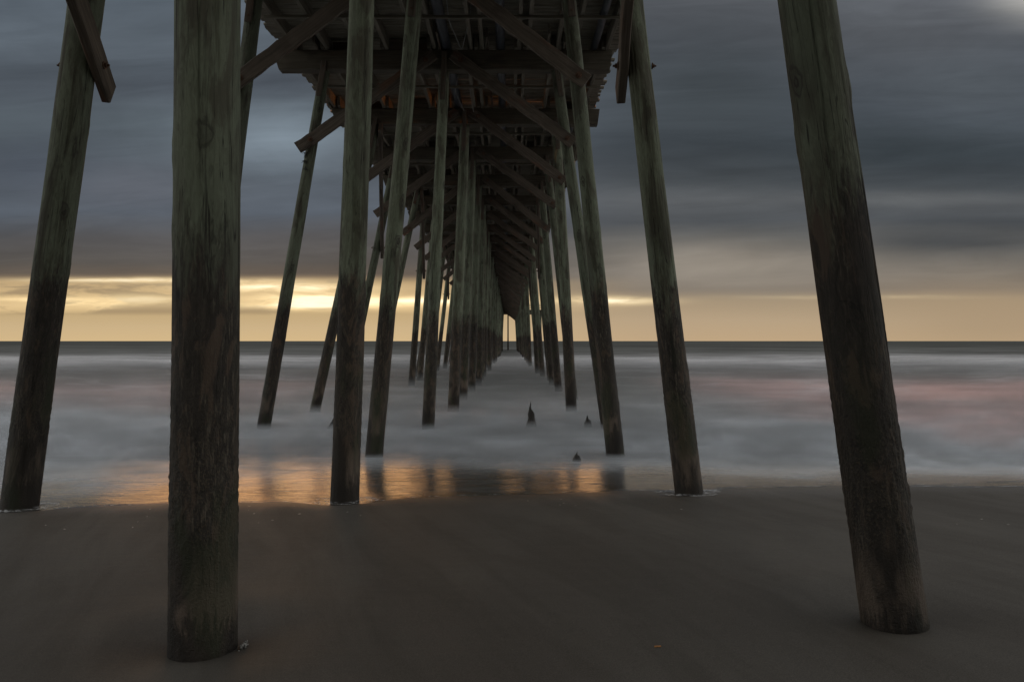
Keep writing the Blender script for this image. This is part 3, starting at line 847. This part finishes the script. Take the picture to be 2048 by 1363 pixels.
def blob(base, g, col, amt): return n.mix(n.mul(g, amt), base, lin(col))
sky = blob(sky, gauss(560, 275, 170, 62, None, 120, 40), (136, 152, 168), .85)
sky = blob(sky, gauss(590, 165, 180, 36, None, 120, 30), (70, 77, 88), .7)
sky = blob(sky, gauss(240, 380, 170, 45, None, 160, 50), (102, 106, 118), .6)
sky = blob(sky, gauss(60, 330, 120, 60, None, 100, 30), (72, 80, 94), .6)
sky = blob(sky, gauss(1840, 300, 330, 62, None, 200, 40), (57, 65, 72), .9)
sky = blob(sky, gauss(1830, 398, 200, 12, None, 160, 20), (105, 108, 112), .6)
sky = blob(sky, gauss(1480, 535, 250, 46, None, 200, 30), (150, 140, 129), .8)
sky = blob(sky, gauss(1900, 485, 190, 22, None, 160, 20), (68, 72, 78), .7)
sky = blob(sky, gauss(2070, -2, 90, 44, None, 130, 40), (178, 176, 174), .85)
sky = blob(sky, gauss(1790, 60, 260, 60, None, 160, 30), (98, 102, 110), .6)
sky = blob(sky, gauss(1430, 190, 230, 130, None, 200, 60), (62, 69, 75), .8)
sky = blob(sky, gauss(2000, 640, 240, 70, None, 60, 10), (166, 144, 118), .7)
sky = blob(sky, gauss(1950, 170, 200, 70, None, 200, 50), (84, 91, 99), .6)
# clouds inside the bright band and the burning gaps
band = n.mul(n.rng(Yp, 552, 562), n.rng(Yp, 634, 622))
cl = n.mul(n.mul(band, n.rng(n.add(n.mul(w3, .55), n.mul(w2, .45)), 0.46, 0.56)), n.rng(X, 780, 640))
sky = n.mix(n.mul(cl, .85), sky, lin((160, 138, 108)))
glow = None
for (xc, yc, sx, sy, a, wx, wy) in ((640, 598, 110, 15, 1.0, 60, 16), (560, 574, 150, 8, .9, 120, 12), (300, 561, 230, 4.5, .75, 160, 8), (270, 604, 150, 11, .55, 120, 26),
        (70, 598, 80, 4, .45, 60, 10), (880, 602, 150, 8, 1.0, 60, 8), (1215, 602, 95, 7.5, .85, 30, 8), (1700, 594, 200, 4, .15, 200, 8), (620, 612, 150, 6, .7, 90, 10)):
    g = n.mul(gauss(xc, yc, sx, sy, None, wx, wy), a)
    glow = g if glow is None else n.add(glow, g)
glow = n.mul(glow, n.rng(w3, 0.30, 0.55, 0.35, 1.15))
gcol = n.ramp(glow, [(0, (0, 0, 0)), (.4, (.34, .27, .15)), (.8, (.62, .54, .37)), (1.0, (.75, .74, .58))])
sky = n.mix(1.0, sky, gcol, 'ADD')
# long-exposure streaks
w6 = n.noise(n.vec(n.mul(U, 3.0), n.add(n.mul(Vv, 30.0), n.mul(U, -1.5)), 31.0), 1.0, 6, 0.62, 0.9)
cloudy = n.rng(Yp, 610, 540)
gray = n.new('ShaderNodeRGBToBW'); n.put(gray.inputs[0], sky)
sky = n.mix(n.mul(cloudy, 0.12), sky, gray.outputs[0])
v6 = n.add(1.0, n.mul(n.mul(n.sub(w6, 0.5), cloudy), 0.60))
sky = n.mix(1.0, sky, n.vec(v6, v6, v6), 'MULTIPLY')
w4 = n.noise(n.vec(n.add(n.mul(U, 2.2), n.mul(Vv, 2.0)), n.add(n.mul(Vv, 9.0), n.mul(U, -0.9)), 21.0), 1.0, 5, 0.55, 0.5)
var = n.add(1.0, n.mul(n.mul(n.sub(w4, 0.5), n.rng(Yp, 600, 520)), 1.0))
sky = n.mix(1.0, sky, n.vec(var, var, n.mul(var, 0.965)), 'MULTIPLY')
up_ = n.rng(dz, 0.40, 0.70)
sky = n.mix(up_, sky, (0.74, 0.75, 0.77))
# unseen land-side sky behind the viewer, made brighter to light the piles
back = n.rng(dy, 0.12, -0.45)
sky = n.mix(back, sky, (0.42, 0.41, 0.385))
side = n.mul(n.rng(n.m('ABSOLUTE', dx), 0.62, 0.90), n.rng(dz, -0.02, 0.15))  # unseen sky to either side, brightened to light the pile edges
sky = n.mix(side, sky, (0.98, 0.985, 0.94))
below = n.rng(dz, -0.002, -0.03)
sky = n.mix(below, sky, (0.05, 0.05, 0.05))
bg = n.new('ShaderNodeBackground'); n.put(bg.inputs[0], sky); bg.inputs[1].default_value = 1.0
ns = n.new('ShaderNodeTexSky'); ns.sky_type = 'NISHITA'; ns.sun_disc = False
SUN_EL, SUN_AZ = math.radians(0.8), math.atan2(745 - VPX, F)
ns.sun_elevation = SUN_EL; ns.sun_rotation = SUN_AZ
bg2 = n.new('ShaderNodeBackground'); n.put(bg2.inputs[0], ns.outputs[0]); bg2.inputs[1].default_value = 0.0004
ad = n.new('ShaderNodeAddShader'); wt.links.new(bg.outputs[0], ad.inputs[0]); wt.links.new(bg2.outputs[0], ad.inputs[1])
wo = n.new('ShaderNodeOutputWorld'); wt.links.new(ad.outputs[0], wo.inputs[0])

sd = bpy.data.lights.new('sun', 'SUN'); sd.energy = 0.31; sd.angle = math.radians(34); sd.color = (1, .43, .11)
so = bpy.data.objects.new('sun', sd); COL.objects.link(so)
dirv = Vector((math.sin(SUN_AZ) * math.cos(SUN_EL), math.cos(SUN_AZ) * math.cos(SUN_EL), math.sin(SUN_EL)))
so.rotation_euler = dirv.to_track_quat('Z', 'Y').to_euler(); so.location = dirv * 50

# ------------------------------------------------------------------ camera
cd = bpy.data.cameras.new('camera'); cam = bpy.data.objects.new('camera', cd); COL.objects.link(cam)
cd.sensor_width = 36; cd.lens = 36 * F / 2048; cd.clip_start = .05; cd.clip_end = 40000
cam.location = (0, 0, 0); cam.rotation_euler = (math.radians(90), 0, -math.atan2(6, F))
scene.camera = cam
scene.view_settings.view_transform = 'Standard'; scene.view_settings.look = 'None'
scene.view_settings.exposure = 0; scene.view_settings.gamma = 1
scene.cycles.transparent_max_bounces = 96
scene.cycles.max_bounces = 8; scene.cycles.diffuse_bounces = 4; scene.cycles.glossy_bounces = 3
scene.cycles.use_denoising = True
scene.cycles.sample_clamp_indirect = 4
